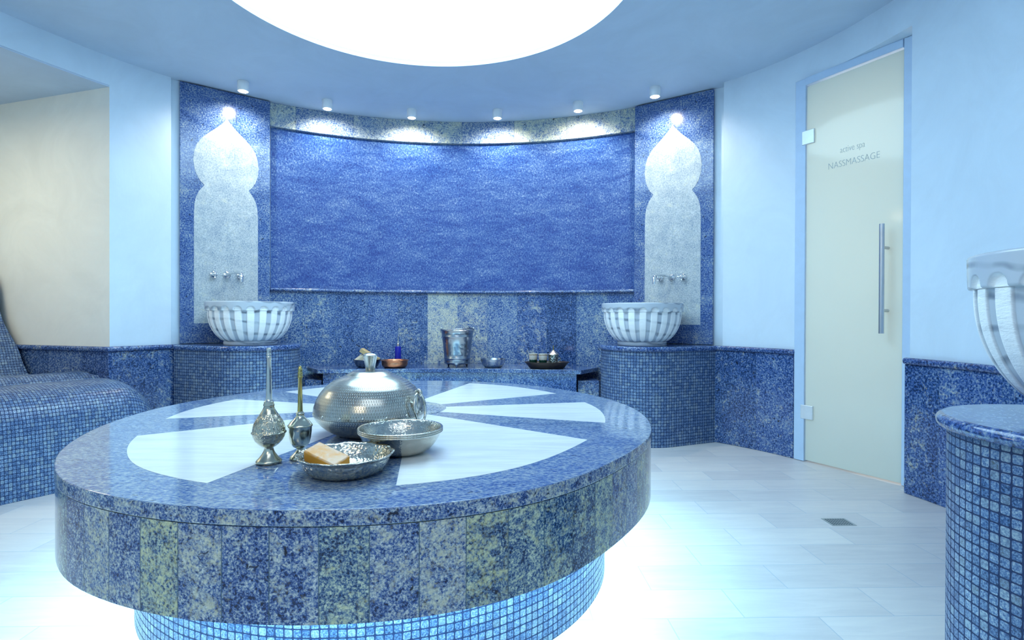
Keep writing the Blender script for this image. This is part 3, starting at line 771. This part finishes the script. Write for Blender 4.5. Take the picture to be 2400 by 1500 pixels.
# ---- heated mosaic lounger in the niche
def lounger():
    ev = Vector((0.541, 0.841)); nv = Vector((0.841, -0.541))
    prof = [(-3.238, 0), (-3.245, 0.15), (-3.254, 0.28), (-3.268, 0.36), (-3.292, 0.415), (-3.335, 0.457), (-3.40, 0.485), (-3.48, 0.499), (-3.56, 0.502), (-3.64, 0.495), (-3.71, 0.474), (-3.77, 0.442), (-3.82, 0.425), (-3.875, 0.430), (-3.925, 0.452), (-3.965, 0.482),
            (-4.01, 0.503), (-4.07, 0.508), (-4.14, 0.497), (-4.22, 0.470), (-4.31, 0.445), (-4.40, 0.438), (-4.47, 0.452), (-4.52, 0.483), (-4.555, 0.535), (-4.585, 0.60), (-4.625, 0.667), (-4.685, 0.735), (-4.735, 0.80), (-4.772, 0.88), (-4.79, 0.96), (-4.805, 1.04), (-4.82, 1.09), (-4.85, 1.125), (-4.90, 1.14), (-5.04, 1.14), (-5.04, 0.0)]
    # refine
    pr = []
    for (a, b), (c, d) in zip(prof, prof[1:]):
        k = 3 if abs(a - c) + abs(b - d) > 0.03 else 1
        for i in range(k): pr.append((a + (c - a) * i / k, b + (d - b) * i / k))
    pr.append(prof[-1])
    L = [0.0]
    for (a, b), (c, d) in zip(pr, pr[1:]): L.append(L[-1] + sqrt((a - c) ** 2 + (b - d) ** 2))
    c0 = Vector(npt(0, -0.05)); w1 = Vector(npt(1.9, -0.05))
    def s_wall(nn):   # where the niche side wall cuts the extrusion
        # point = ev*s + nv*nn on line c0 + t NW
        dirw = (w1 - c0); base = nv * nn
        det = ev.x * (-dirw.y) + ev.y * dirw.x
        rx, ry = c0.x - base.x, c0.y - base.y
        return (rx * (-dirw.y) + ry * dirw.x) / det
    def s_end(nn):
        # wall edge for the parts inside the niche, free rounded end for the front roll
        if nn <= -3.99: return s_wall(nn)
        if nn >= -3.90: return 1.70
        t = (nn + 3.99) / 0.09; return s_wall(-3.99) * (1 - t) + 1.70 * t
    NS = 60; vs, fs, uv = [], [], []
    for i in range(NS + 1):
        t = i / NS
        for (nn, z), l in zip(pr, L):
            se = s_end(nn); s = -0.24 + (se + 0.24) * (1 - (1 - t) ** 1.6)
            zz, n2 = z, nn
            if nn > -3.90:
                q = (se - s) / 0.24
                if q < 1:
                    k = sqrt(max(0.0, 1 - (1 - q) ** 2))
                    # shrink towards an inner axis
                    zz = z * (0.10 + 0.90 * k) if z > 0.30 else min(z, 0.30 * (0.3 + 0.7 * k) + 0)
                    if z > 0.30: zz = 0.30 * (0.3 + 0.7 * k) + (z - 0.30) * k + 0.0
                    n2 = -3.62 + (nn + 3.62) * (0.35 + 0.65 * k)
            p = ev * s + nv * n2; vs.append((p.x, p.y, zz))
    m_ = len(pr)
    for i in range(NS):
        for k in range(m_ - 1):
            a, b, c, d = i * m_ + k, i * m_ + k + 1, (i + 1) * m_ + k + 1, (i + 1) * m_ + k
            fs.append((a, d, c, b))
            def sv(ii, kk): v_ = Vector(vs[ii * m_ + kk][:2]); return v_.dot(ev)
            uv.append([(a_ * 1.42, b_ * 1.12) for a_, b_ in ((sv(i, k), L[k]), (sv(i + 1, k), L[k]), (sv(i + 1, k + 1), L[k + 1]), (sv(i, k + 1), L[k + 1]))])
    for ii in (0, NS):
        f = [ii * m_ + k for k in range(m_)]; 
        if ii == 0: f = f
        else: f = f[::-1]
        fs.append(tuple(f)); uv.append([(pr[k][0], vs[ii * m_ + k][2]) for k in ([*range(m_)] if ii == 0 else [*range(m_)][::-1])])
    o = mesh('mosaic_lounger', vs, fs, mosaic('lounger_mosaic', 0.0205, -0.02), auto=60)
    l = o.data.uv_layers.new(name='UVMap')
    for p_ in o.data.polygons:
        for k, li in enumerate(p_.loop_indices): l.data[li].uv = uv[p_.index][k]
    tag(o, 'long wave-shaped blue mosaic lounger with high back in the niche at left', 'lounger')
lounger()

# ---- glass door
G0, G1 = Vector((1.827, 3.248)), Vector((2.058, 2.780))
GD = (G1 - G0).normalized(); GN = Vector((GD.y, -GD.x))   # pointing into the room?
if GN.dot(Vector((CX, CY)) - G0) < 0: GN = -GN
door = empty('door_1', (G0.x, G0.y, 0), atan2(GD.y, GD.x), kind='structure')
sgn = -1.0            # local -y or +y faces the room
loc_n = Matrix.Rotation(-atan2(GD.y, GD.x), 2) @ GN
sgn = 1.0 if loc_n.y > 0 else -1.0
o = box('glass_pane', (0.281, 0, 1.112), (0.528, 0.010, 2.204), 'glass', door, bevel=0.002); tag(o, 'frosted cream glass pane')
FT = 2.268
box('door_frame', (-0.020, -sgn * 0.012, FT / 2), (0.066, 0.05, FT - 0.004), 'frame', door, bevel=0.003)
box('door_frame', (0.566, -sgn * 0.012, FT / 2), (0.046, 0.05, FT - 0.004), 'frame', door, bevel=0.003)
box('door_frame', (0.274, -sgn * 0.012, 2.246), (0.53, 0.05, 0.044), 'frame', door, bevel=0.003)
for z in (1.914, 0.295):
    box('hinge', (0.030, sgn * 0.010, z), (0.076, 0.014, 0.082), 'hinge', door, bevel=0.003)
hx = 0.470; oy = sgn * 0.062
tube('handle', [(hx, oy, 0.772), (hx, oy, 1.336)], 0.0125, 'steel', door, n=20)
hb = [c for c in door.children if c.name.startswith('handle')][0]
for z in (0.890, 1.215): 
    t_ = tube('standoff', [(hx, sgn * 0.005, z), (hx, oy, z)], 0.0085, 'steel', hb)
def text(body, size, x, z, parent, mat):
    cu = bpy.data.curves.new('lettering', 'FONT'); cu.body = body; cu.size = size; cu.extrude = 0.0004; cu.align_x = 'CENTER'; cu.offset = -0.0012 * size / 0.06
    tmp = bpy.data.objects.new('tmp', cu); COL.objects.link(tmp)
    me = bpy.data.meshes.new_from_object(tmp.evaluated_get(bpy.context.evaluated_depsgraph_get())); me.name = 'lettering'
    bpy.data.objects.remove(tmp); me.materials.append(mat)
    o = bpy.data.objects.new('lettering', me); COL.objects.link(o); o.parent = parent
    o.rotation_euler = (pi / 2, 0, 0); o.location = (x, sgn * 0.0058, z)
    w_ = max(v.co.x for v in me.vertices) - min(v.co.x for v in me.vertices)
    return o, w_
M['ink'] = plain('grey_print', (0.36, 0.47, 0.52), 0.5)
t1, w1_ = text('active spa', 0.052, 0.283, 1.772, door, M['ink']); t1.scale = (0.135 / w1_,) * 2 + (1,); t1.scale = (0.135 / w1_, 1.0, 1); 
t2, w2_ = text('NASSMASSAGE', 0.052, 0.287, 1.695, door, M['ink']); t2.scale = (0.277 / w2_, 1.0, 1)

# ---- spot lamps
def spot(x, y, tgt, power, label, first=[None], bright=False):
    e = empty('ceiling_spotlight', (x, y, CEIL), label=label, cat='spotlight', group='small white ceiling spotlights')
    if first[0] is None:
        lathe('housing', [(0.030, 0.0), (0.036, 0.0), (0.037, -0.002), (0.037, -0.062), (0.035, -0.065), (0.030, -0.065), (0.029, -0.062), (0.029, -0.040), (0.0, -0.038), (0.0, -0.002), (0.030, 0.0)], 'white_paint', e, n=40, auto=35)
        lathe('lens', [(0, -0.0385), (0.026, -0.0385), (0.026, -0.0395), (0, -0.040)], 'lamp', e, n=32, auto=35)
        first[0] = e
    else:
        for ch in first[0].children:
            c = ch.copy(); COL.objects.link(c); c.parent = e
            if bright and ch.name.startswith('lens'): c.location.z = -0.0275
    l = bpy.data.lights.new('spot_lamp', 'SPOT'); l.energy = power; l.spot_size = radians(140); l.spot_blend = 0.8; l.shadow_soft_size = 0.02; l.color = (1.0, 0.94, 0.80)
    lo = bpy.data.objects.new('spot_lamp', l); COL.objects.link(lo); lo.location = (x, y, CEIL - 0.075); aim(lo, tgt)
SP = 22
spot(-1.254, 4.144, (-1.32, 4.40, 1.95), SP, 'small round ceiling spotlight, first of the four over the curved wall, nearest the left pillar')
spot(-0.658, 4.308, (-0.70, 4.56, 1.95), SP, 'small round ceiling spotlight over the blue wall, between centre and left pillar')
spot(0.003, 4.292, (0.03, 4.56, 1.95), SP, 'small round ceiling spotlight over the blue wall, just right of its centre')
spot(0.602, 4.117, (0.66, 4.40, 1.95), SP, 'small round ceiling spotlight over the curved wall, nearest the right pillar')
spot(-1.731, 3.841, (-1.88, 4.02, 1.75), SP * 1.05, 'bright ceiling spotlight shining on the left onion-dome slab', bright=True)
spot(1.096, 3.831, (1.24, 4.00, 1.75), SP * 1.05, 'bright ceiling spotlight shining on the right onion-dome slab', bright=True)

# ---------------------------------------------------------------- things on the table
TZ = 0.5108
SILV = (0.66, 0.66, 0.60)
M['pot'] = metal('hammered_tin', (0.46, 0.46, 0.42), 0.24, 'dash')
M['tin'] = metal('plain_tin', (0.62, 0.63, 0.58), 0.22, 'dent')
M['censer'] = metal('engraved_silver', (0.52, 0.50, 0.40), 0.2, 'engrave', band=(0.095, 0.165), vs=90, rings=38.0)
M['censer2'] = metal('plain_silver_vessel', (0.56, 0.56, 0.46), 0.16, 'dent')
M['brass'] = metal('aged_brass', (0.50, 0.42, 0.16), 0.2, None)
M['dish'] = metal('beaten_silver', (0.56, 0.55, 0.48), 0.18, 'hammer', vs=150, st=0.40)
M['bowl'] = metal('engraved_bowl_silver', (0.62, 0.61, 0.54), 0.2, 'engrave', vs=110, rings=26.0, st=0.16)
M['bucket'] = metal('embossed_dark_silver', (0.42, 0.46, 0.50), 0.24, 'engrave', vs=22, rings=14.0, st=0.35, band=(0.17, 0.30))

def pot():
    e = empty('lidded_pot', (-0.366, 1.622, TZ), 0, label='round hammered metal pot with a cup-shaped knob and ring handle on the table', cat='pot')
    body = [(0, 0), (0.078, 0), (0.098, 0.006), (0.118, 0.017), (0.136, 0.031), (0.149, 0.045), (0.155, 0.055), (0.1568, 0.060)]
    lid = [(0.1568, 0.0605), (0.1588, 0.0615), (0.1584, 0.068), (0.1560, 0.083), (0.1500, 0.101), (0.1405, 0.119), (0.1270, 0.136), (0.1090, 0.151), (0.0900, 0.162), (0.0760, 0.168), (0.0670, 0.1715), (0.0590, 0.177), (0.0500, 0.182), (0.0300, 0.184), (0, 0.185)]
    def fine(pr, k=4):
        out = []
        for (a, b), (c, d) in zip(pr, pr[1:]):
            for i in range(k): out.append((a + (c - a) * i / k, b + (d - b) * i / k))
        return out + [pr[-1]]
    lathe('body', fine(body), 'pot', e, n=128, ref=0.15)
    l = lathe('lid', fine(lid), 'pot', e, n=128, ref=0.15)
    lathe('knob', [(0, 0.184), (0.0125, 0.184), (0.014, 0.189), (0.0145, 0.195), (0.0195, 0.224), (0.0205, 0.226), (0.0205, 0.228), (0.015, 0.232), (0, 0.2345)], 'tin', l, n=40, auto=45)
    for k in range(16):
        a = 2 * pi * k / 16 + 0.1
        if sin(a) < 0.3 or k % 4 == 0:
            rv = lathe('rivet', [(0, 0.0035), (0.002, 0.003), (0.0036, 0.0015), (0.004, 0)], 'tin', l, n=12)
            rv.location = (0.1575 * cos(a), 0.1575 * sin(a), 0.0690); rv.rotation_euler = (pi / 2, 0, a + pi / 2)
    # ring handle on the right, hanging from a bracket
    az = radians(-24); o_, t_ = Vector((cos(az), sin(az), 0)), Vector((-sin(az), cos(az), 0))
    c = o_ * 0.164 + Vector((0, 0, 0.086))
    h = tube('handle_ring', [c + t_ * 0.027 * cos(2 * pi * i / 40) + Vector((0, 0, 0.040 * sin(2 * pi * i / 40))) + o_ * (0.004 + 0.006 * cos(2 * pi * i / 40 + pi / 2)) for i in range(40)], 0.0036, 'tin', e, n=12, closed=True)
    top = c + Vector((0, 0, 0.040))
    tube('bracket', [top + o_ * (0.008 * cos(a) - 0.001) + Vector((0, 0, 0.008 * sin(a))) + t_ * 0 for a in [pi * 1.25 * i / 10 - 0.9 for i in range(11)]], 0.0045, 'tin', e, n=10)
    pz = c - o_ * 0.0085 + Vector((0, 0, 0.006))
    d_ = lathe('handle_plate', [(0, 0.003), (0.016, 0.0025), (0.018, 0), (0, -0.001)], 'tin', e, n=32, sy=1.5); d_.location = pz; d_.rotation_euler = (pi / 2, radians(8), az + pi / 2)
pot()

def censer(name, x, y, prof, split, mat_low, mat_tube, label):
    e = empty(name, (x, y, TZ), 0.4, label=label, cat='rosewater sprinkler')
    lathe('body', prof[:split], mat_low, e, n=56)
    lathe('neck', prof[split - 1:], mat_tube, e, n=32)
c1p = [(0, 0), (0.027, 0), (0.0285, 0.002), (0.0285, 0.005), (0.026, 0.008), (0.021, 0.013), (0.015, 0.021), (0.0115, 0.028), (0.010, 0.034), (0.0105, 0.036), (0.016, 0.0385), (0.023, 0.044), (0.030, 0.052), (0.0345, 0.061), (0.0362, 0.068), (0.0383, 0.0695), (0.0383, 0.0715), (0.036, 0.073), (0.0355, 0.081), (0.033, 0.091), (0.0285, 0.100), (0.0225, 0.109), (0.0175, 0.117), (0.0135, 0.124), (0.0112, 0.130), (0.0120, 0.132), (0.0122, 0.135), (0.0108, 0.138), (0.0105, 0.142), (0.0085, 0.144), (0.0070, 0.148), (0.0064, 0.165), (0.0056, 0.20), (0.0048, 0.242), (0.0058, 0.2435), (0.0058, 0.246), (0.0048, 0.247), (0.0056, 0.249), (0.0056, 0.252), (0.0046, 0.2535), (0.0052, 0.2555), (0.0052, 0.264), (0.0045, 0.266), (0, 0.266)]
censer('rosewater_sprinkler', -0.5265, 1.300, c1p, 29, 'censer', 'tin', 'taller engraved silver rosewater sprinkler with a slender neck, leftmost on the table')
c2p = [(0, 0), (0.0235, 0), (0.0245, 0.003), (0.021, 0.008), (0.013, 0.015), (0.0085, 0.021), (0.0075, 0.024), (0.0095, 0.026), (0.0160, 0.030), (0.0215, 0.038), (0.0245, 0.050), (0.0262, 0.066), (0.0268, 0.0765), (0.0285, 0.078), (0.0285, 0.0805), (0.026, 0.083), (0.022, 0.089), (0.0150, 0.095), (0.0098, 0.101), (0.0088, 0.105), (0.0098, 0.107), (0.0098, 0.109), (0.0080, 0.111), (0.0062, 0.113), (0.0056, 0.13), (0.0042, 0.192), (0.0058, 0.1935), (0.0058, 0.197), (0.0045, 0.199), (0.0056, 0.201), (0.0056, 0.205), (0.0044, 0.207), (0.0050, 0.209), (0.0046, 0.216), (0.0034, 0.218), (0.003, 0.221), (0, 0.221)]
censer('rosewater_sprinkler', -0.4672, 1.335, c2p, 24, 'censer2', 'brass', 'shorter plain silver rosewater sprinkler with a brass neck beside the soap dish')

def dish():
    e = empty('silver_dish', (-0.3272, 1.215, TZ), 0, label='beaten silver dish with wavy rim holding a bar of soap on the table', cat='dish')
    pr = [(q * 0.955, z * 0.97) for q, z in [(0, 0), (0.066, 0), (0.078, 0.004), (0.088, 0.012), (0.095, 0.022), (0.099, 0.033), (0.1015, 0.0395), (0.1075, 0.0425), (0.1085, 0.0445), (0.1060, 0.0455), (0.0990, 0.0425), (0.0955, 0.034), (0.091, 0.023), (0.083, 0.013), (0.072, 0.007), (0.05, 0.0045), (0, 0.004)]]
    def rm(a, k, r, z):
        w_ = max(0, (z - 0.022)) / 0.022; s = abs(sin(a * 6 + 0.3)) - 0.5
        return (r * (1 + 0.035 * w_ * s), z + 0.0022 * w_ * s)
    lathe('dish_body', pr, 'dish', e, n=144, rmod=rm)
    g = NT('amber_soap'); ob = g.coord('Object'); n = g.noise(ob, 42, 4, 0.6, 0.5)
    z = g.sep(g.coord('Normal'))[2]
    dust = g.math('MULTIPLY', g.ramp(n, [(0.38, (0, 0, 0)), (0.62, (1, 1, 1))]), g.math('GREATER_THAN', z, 0.5))
    g.base(g.mix(g.math('MULTIPLY', dust, 0.7), (0.62, 0.27, 0.02, 1), (0.62, 0.48, 0.36, 1))); g.rough(0.42); g.b.inputs['Subsurface Weight'].default_value = 0.15; g.b.inputs['Subsurface Radius'].default_value = (0.02, 0.01, 0.003)
    o = box('soap_bar', (0, 0, 0), (0.092, 0.046, 0.027), g.m, bevel=0.004)
    o.location = (-0.363, 1.200, TZ + 0.0345); o.rotation_euler = (radians(16), radians(14), radians(-28))
    tag(o, 'amber bar of soap with whitish top leaning in the wavy silver dish', 'soap')
dish()

def bowls():
    pr = [(0, 0), (0.046, 0), (0.060, 0.003), (0.074, 0.011), (0.086, 0.024), (0.095, 0.038), (0.1005, 0.049), (0.1045, 0.0525), (0.1055, 0.0545), (0.1040, 0.056), (0.100, 0.0545), (0.0935, 0.041), (0.0845, 0.0265), (0.072, 0.0135), (0.059, 0.0060), (0.045, 0.0035), (0, 0.0035)]
    labs = ['engraved silver bowl, bottom one of the nested stack on the table', 'engraved silver bowl, middle one of the nested stack on the table', 'engraved silver bowl, topmost of the nested stack on the table']
    first = None
    for k in range(3):
        if first is None: o = lathe('silver_bowl', pr, 'bowl', None, n=96, ref=0.09); first = o
        else: o = first.copy(); COL.objects.link(o)
        o.location = (-0.2390, 1.395, TZ + 0.0042 * k); tag(o, labs[k], 'bowl', 'nested silver bowls')
bowls()

# ---------------------------------------------------------------- things on the bench
BZ = 0.467
def bucket():
    e = empty('silver_bucket', (-0.301, 4.29, BZ), 0, label='embossed silver bucket on three feet standing on the back bench', cat='bucket')
    pr = [(0, 0.022), (0.088, 0.022), (0.096, 0.028), (0.101, 0.034), (0.099, 0.040), (0.0995, 0.060), (0.103, 0.064), (0.104, 0.068), (0.101, 0.072), (0.1035, 0.10), (0.110, 0.17), (0.117, 0.226), (0.121, 0.230), (0.1215, 0.235), (0.119, 0.239), (0.124, 0.272), (0.130, 0.277), (0.130, 0.281), (0.122, 0.280), (0.116, 0.235), (0.108, 0.16), (0.098, 0.06), (0.09, 0.035), (0, 0.032)]
    lathe('bucket_body', pr, 'bucket', e, n=88)
    for k in range(3):
        a = radians(-90 + 120 * k); x, y = 0.082 * cos(a), 0.082 * sin(a)
        o = lathe('foot', [(0, 0), (0.004, 0), (0.006, 0.004), (0.008, 0.010), (0.020, 0.022), (0.022, 0.030), (0, 0.030)], 'bucket', e, n=18); o.location = (x, y, 0)
    for k in (-1, 1):
        x = 0.125 * k; tube('handle_lug', [(x, -0.004, 0.262), (x, -0.002, 0.285), (x, 0.004, 0.300), (x * 0.97, 0.010, 0.285), (x * 0.97, 0.010, 0.268)], 0.006, 'bucket', e, n=8)
    tube('handle', [(0.124 * cos(t), -0.112 * sin(t) * 1.0, 0.289 + 0.014 * sin(t) * cos(t)) for t in [pi * i / 24 for i in range(25)]], 0.0055, 'bucket', e, n=10)
bucket()
def small_bowl(x, y, r, h, mat, name, label):
    pr = [(0, 0), (r * 0.55, 0), (r * 0.68, h * 0.06), (r * 0.85, h * 0.35), (r * 0.95, h * 0.78), (r * 0.99, h * 0.97), (r, h), (r * 0.975, h), (r * 0.93, h * 0.8), (r * 0.82, h * 0.40), (r * 0.62, h * 0.14), (0, h * 0.10)]
    o = lathe(name, pr, mat, None, n=64, auto=55); o.location = (x, y, BZ); tag(o, label, 'bowl'); return o
small_bowl(-0.024, 4.235, 0.098, 0.064, metal('dark_tin_bowl', (0.40, 0.45, 0.52), 0.22, 'dent'), 'metal_bowl', 'small dark silver bowl on the back bench beside the embossed bucket')
def copper():
    e = empty('copper_bowl', (-0.7643, 4.20, BZ), 0, label='shallow copper bowl on the back bench in front of the blue bottle', cat='bowl')
    lathe('bowl_body', [(0, 0), (0.066, 0), (0.082, 0.004), (0.094, 0.018), (0.0975, 0.038), (0.096, 0.050), (0.103, 0.054), (0.104, 0.058), (0.100, 0.0585), (0.093, 0.052), (0.0925, 0.038), (0.089, 0.020), (0.078, 0.008), (0, 0.006)], metal('copper', (0.62, 0.26, 0.14), 0.28, 'hammer', vs=70, st=0.25), e, n=64)
copper()
def bottle():
    e = empty('blue_bottle', (-0.7652, 4.345, BZ), 0, label='small dark blue glass bottle with pointed metal spout behind the copper bowl', cat='bottle')
    lathe('glass_body', [(0, 0), (0.025, 0), (0.027, 0.003), (0.026, 0.04), (0.024, 0.10), (0.0235, 0.145), (0.021, 0.151), (0.010, 0.154), (0, 0.154)], plain('cobalt_glass', (0.008, 0.012, 0.32), 0.08, 0.0), e, n=36, auto=50)
    lathe('spout', [(0.009, 0.154), (0.009, 0.166), (0.011, 0.168), (0.009, 0.172), (0.006, 0.178), (0.0045, 0.20), (0.003, 0.236), (0.0035, 0.240), (0, 0.243)], 'tin', e, n=20)
bottle()
def soapbowl():
    e = empty('metal_bowl', (-0.982, 4.25, BZ), 0, label='dark metal bowl of soap pieces on the back bench, left of the copper bowl', cat='bowl')
    lathe('bowl_body', [(0, 0), (0.062, 0), (0.078, 0.006), (0.094, 0.030), (0.104, 0.056), (0.106, 0.060), (0.102, 0.060), (0.091, 0.034), (0.074, 0.012), (0, 0.008)], metal('dark_bowl_metal', (0.30, 0.33, 0.36), 0.26, 'dent'), e, n=56)
    ms = plain('olive_soap', (0.62, 0.46, 0.22), 0.5, ns=30, lo=0.6); ms2 = plain('pale_soap', (0.72, 0.66, 0.50), 0.5, ns=30, lo=0.7)
    data = [((-0.050, 0.0, 0.068), (0.09, 0.05, 0.03), (10, -38, 20), ms2, 'pale soap bar leaning at the left in the dark soap bowl on the bench'),
            ((0.004, -0.004, 0.102), (0.115, 0.055, 0.032), (0, 30, -6), ms, 'tan soap bar lying on top in the dark soap bowl on the bench'),
            ((0.060, 0.010, 0.064), (0.05, 0.05, 0.03), (8, 14, 40), ms, 'tan soap bar at the right in the dark soap bowl on the bench')]
    for c, s, r, m_, lab in data:
        o = box('soap_bar', (0, 0, 0), s, m_, bevel=0.004); o.location = Vector(c) + Vector((-0.982, 4.25, BZ)); o.rotation_euler = [radians(k) for k in r]
        tag(o, lab, 'soap', 'soap pieces in the dark bowl')
soapbowl()
def tray():
    mt = plain('dark_wood', (0.022, 0.013, 0.012), 0.4, ns=14, lo=0.5)
    e = empty('wooden_tray', (0.379, 4.145, BZ), 0.0, label='dark oval wooden tray holding two glasses and a sugar pot on the bench', cat='tray')
    lathe('tray_body', [(0, 0), (0.12, 0), (0.132, 0.006), (0.155, 0.036), (0.168, 0.046), (0.170, 0.049), (0.163, 0.050), (0.148, 0.042), (0.128, 0.018), (0.115, 0.014), (0, 0.013)], mt, e, n=72, sy=0.62, auto=60)
    gz = BZ + 0.0148
    g = NT('painted_tea_glass'); z = g.sep(g.coord('Object'))[2]; n = g.noise(g.scale(g.coord('Object'), (1, 1, 0.4)), 60, 3, 0.6)
    zz = g.math('ADD', z, g.math('MULTIPLY', g.math('SUBTRACT', n, 0.5), 0.012))
    c = g.ramp(g.math('MULTIPLY', zz, 10), [(0.50, (0.004, 0.03, 0.022)), (0.53, (0.42, 0.36, 0.30)), (0.82, (0.52, 0.47, 0.42)), (0.86, (0.22, 0.12, 0.05)), (0.95, (0.5, 0.5, 0.45))])
    g.base(c); g.rough(0.08); 
    first = None
    for x, y, lab in ((0.2765, 4.15, 'dark green and beige tea glass on the tray, farther from the sugar pot'), (0.3476, 4.12, 'dark green and beige tea glass on the tray, touching the sugar pot')):
        if first is None: o = lathe('tea_glass', [(0, 0), (0.026, 0), (0.028, 0.003), (0.030, 0.05), (0.0345, 0.095), (0.0335, 0.096), (0.032, 0.092), (0.028, 0.05), (0.026, 0.006), (0, 0.005)], g.m, None, n=40, auto=50); first = o
        else: o = first.copy(); COL.objects.link(o)
        o.location = (x, y, gz); tag(o, lab, 'glass', 'tea glasses on the tray')
    p = empty('sugar_pot', (0.428, 4.155, gz), 0, label='small embossed silver pot with domed lid and finial on the wooden tray', cat='pot')
    ms = metal('embossed_pot_silver', (0.50, 0.58, 0.54), 0.2, 'engrave', vs=60, rings=20.0, st=0.8)
    lathe('pot_body', [(0, 0), (0.036, 0), (0.038, 0.004), (0.037, 0.03), (0.040, 0.075), (0.043, 0.084), (0.041, 0.087), (0, 0.087)], ms, p, n=44, auto=50)
    l = lathe('lid', [(0.0445, 0.0875), (0.044, 0.091), (0.034, 0.100), (0.022, 0.110), (0.013, 0.119), (0.006, 0.123), (0, 0.124)], metal('warm_silver_lid', (0.78, 0.72, 0.62), 0.25, 'dent'), p, n=44)
    lathe('finial', [(0.005, 0.122), (0.003, 0.128), (0.006, 0.133), (0.003, 0.139), (0.0045, 0.146), (0.002, 0.155), (0, 0.160)], 'brass', l, n=16)
    tube('handle', [(0.040, 0, 0.06), (0.052, 0, 0.064), (0.055, 0, 0.05), (0.040, 0, 0.036)], 0.003, ms, p, n=8)
tray()

# ---------------------------------------------------------------- floor drain
def drain():
    e = empty('floor_drain', (1.428, 2.268, 0.0), 0, label='small square metal drain grate set in the tiled floor near the glass door', cat='drain')
    box('grate', (0, 0, 0.0006), (0.102, 0.082, 0.0012), plain('drain_steel', (0.40, 0.44, 0.46), 0.45, 0.6), e)
    dk = plain('drain_hole_dark', (0.05, 0.08, 0.10), 0.8); bm = bmesh.new()
    for i in range(8):
        for j in range(6):
            x = -0.038 + i * 0.0108; y = -0.029 + j * 0.0114
            vv = [bm.verts.new((x + a, y + b, 0.0014)) for a, b in ((-.0036, -.004), (.0036, -.004), (.0036, .004), (-.0036, .004))]; bm.faces.new(vv)
    me = bpy.data.meshes.new('grate_holes'); bm.to_mesh(me); bm.free(); me.materials.append(dk); o = bpy.data.objects.new('grate_holes', me); COL.objects.link(o); o.parent = e
drain()
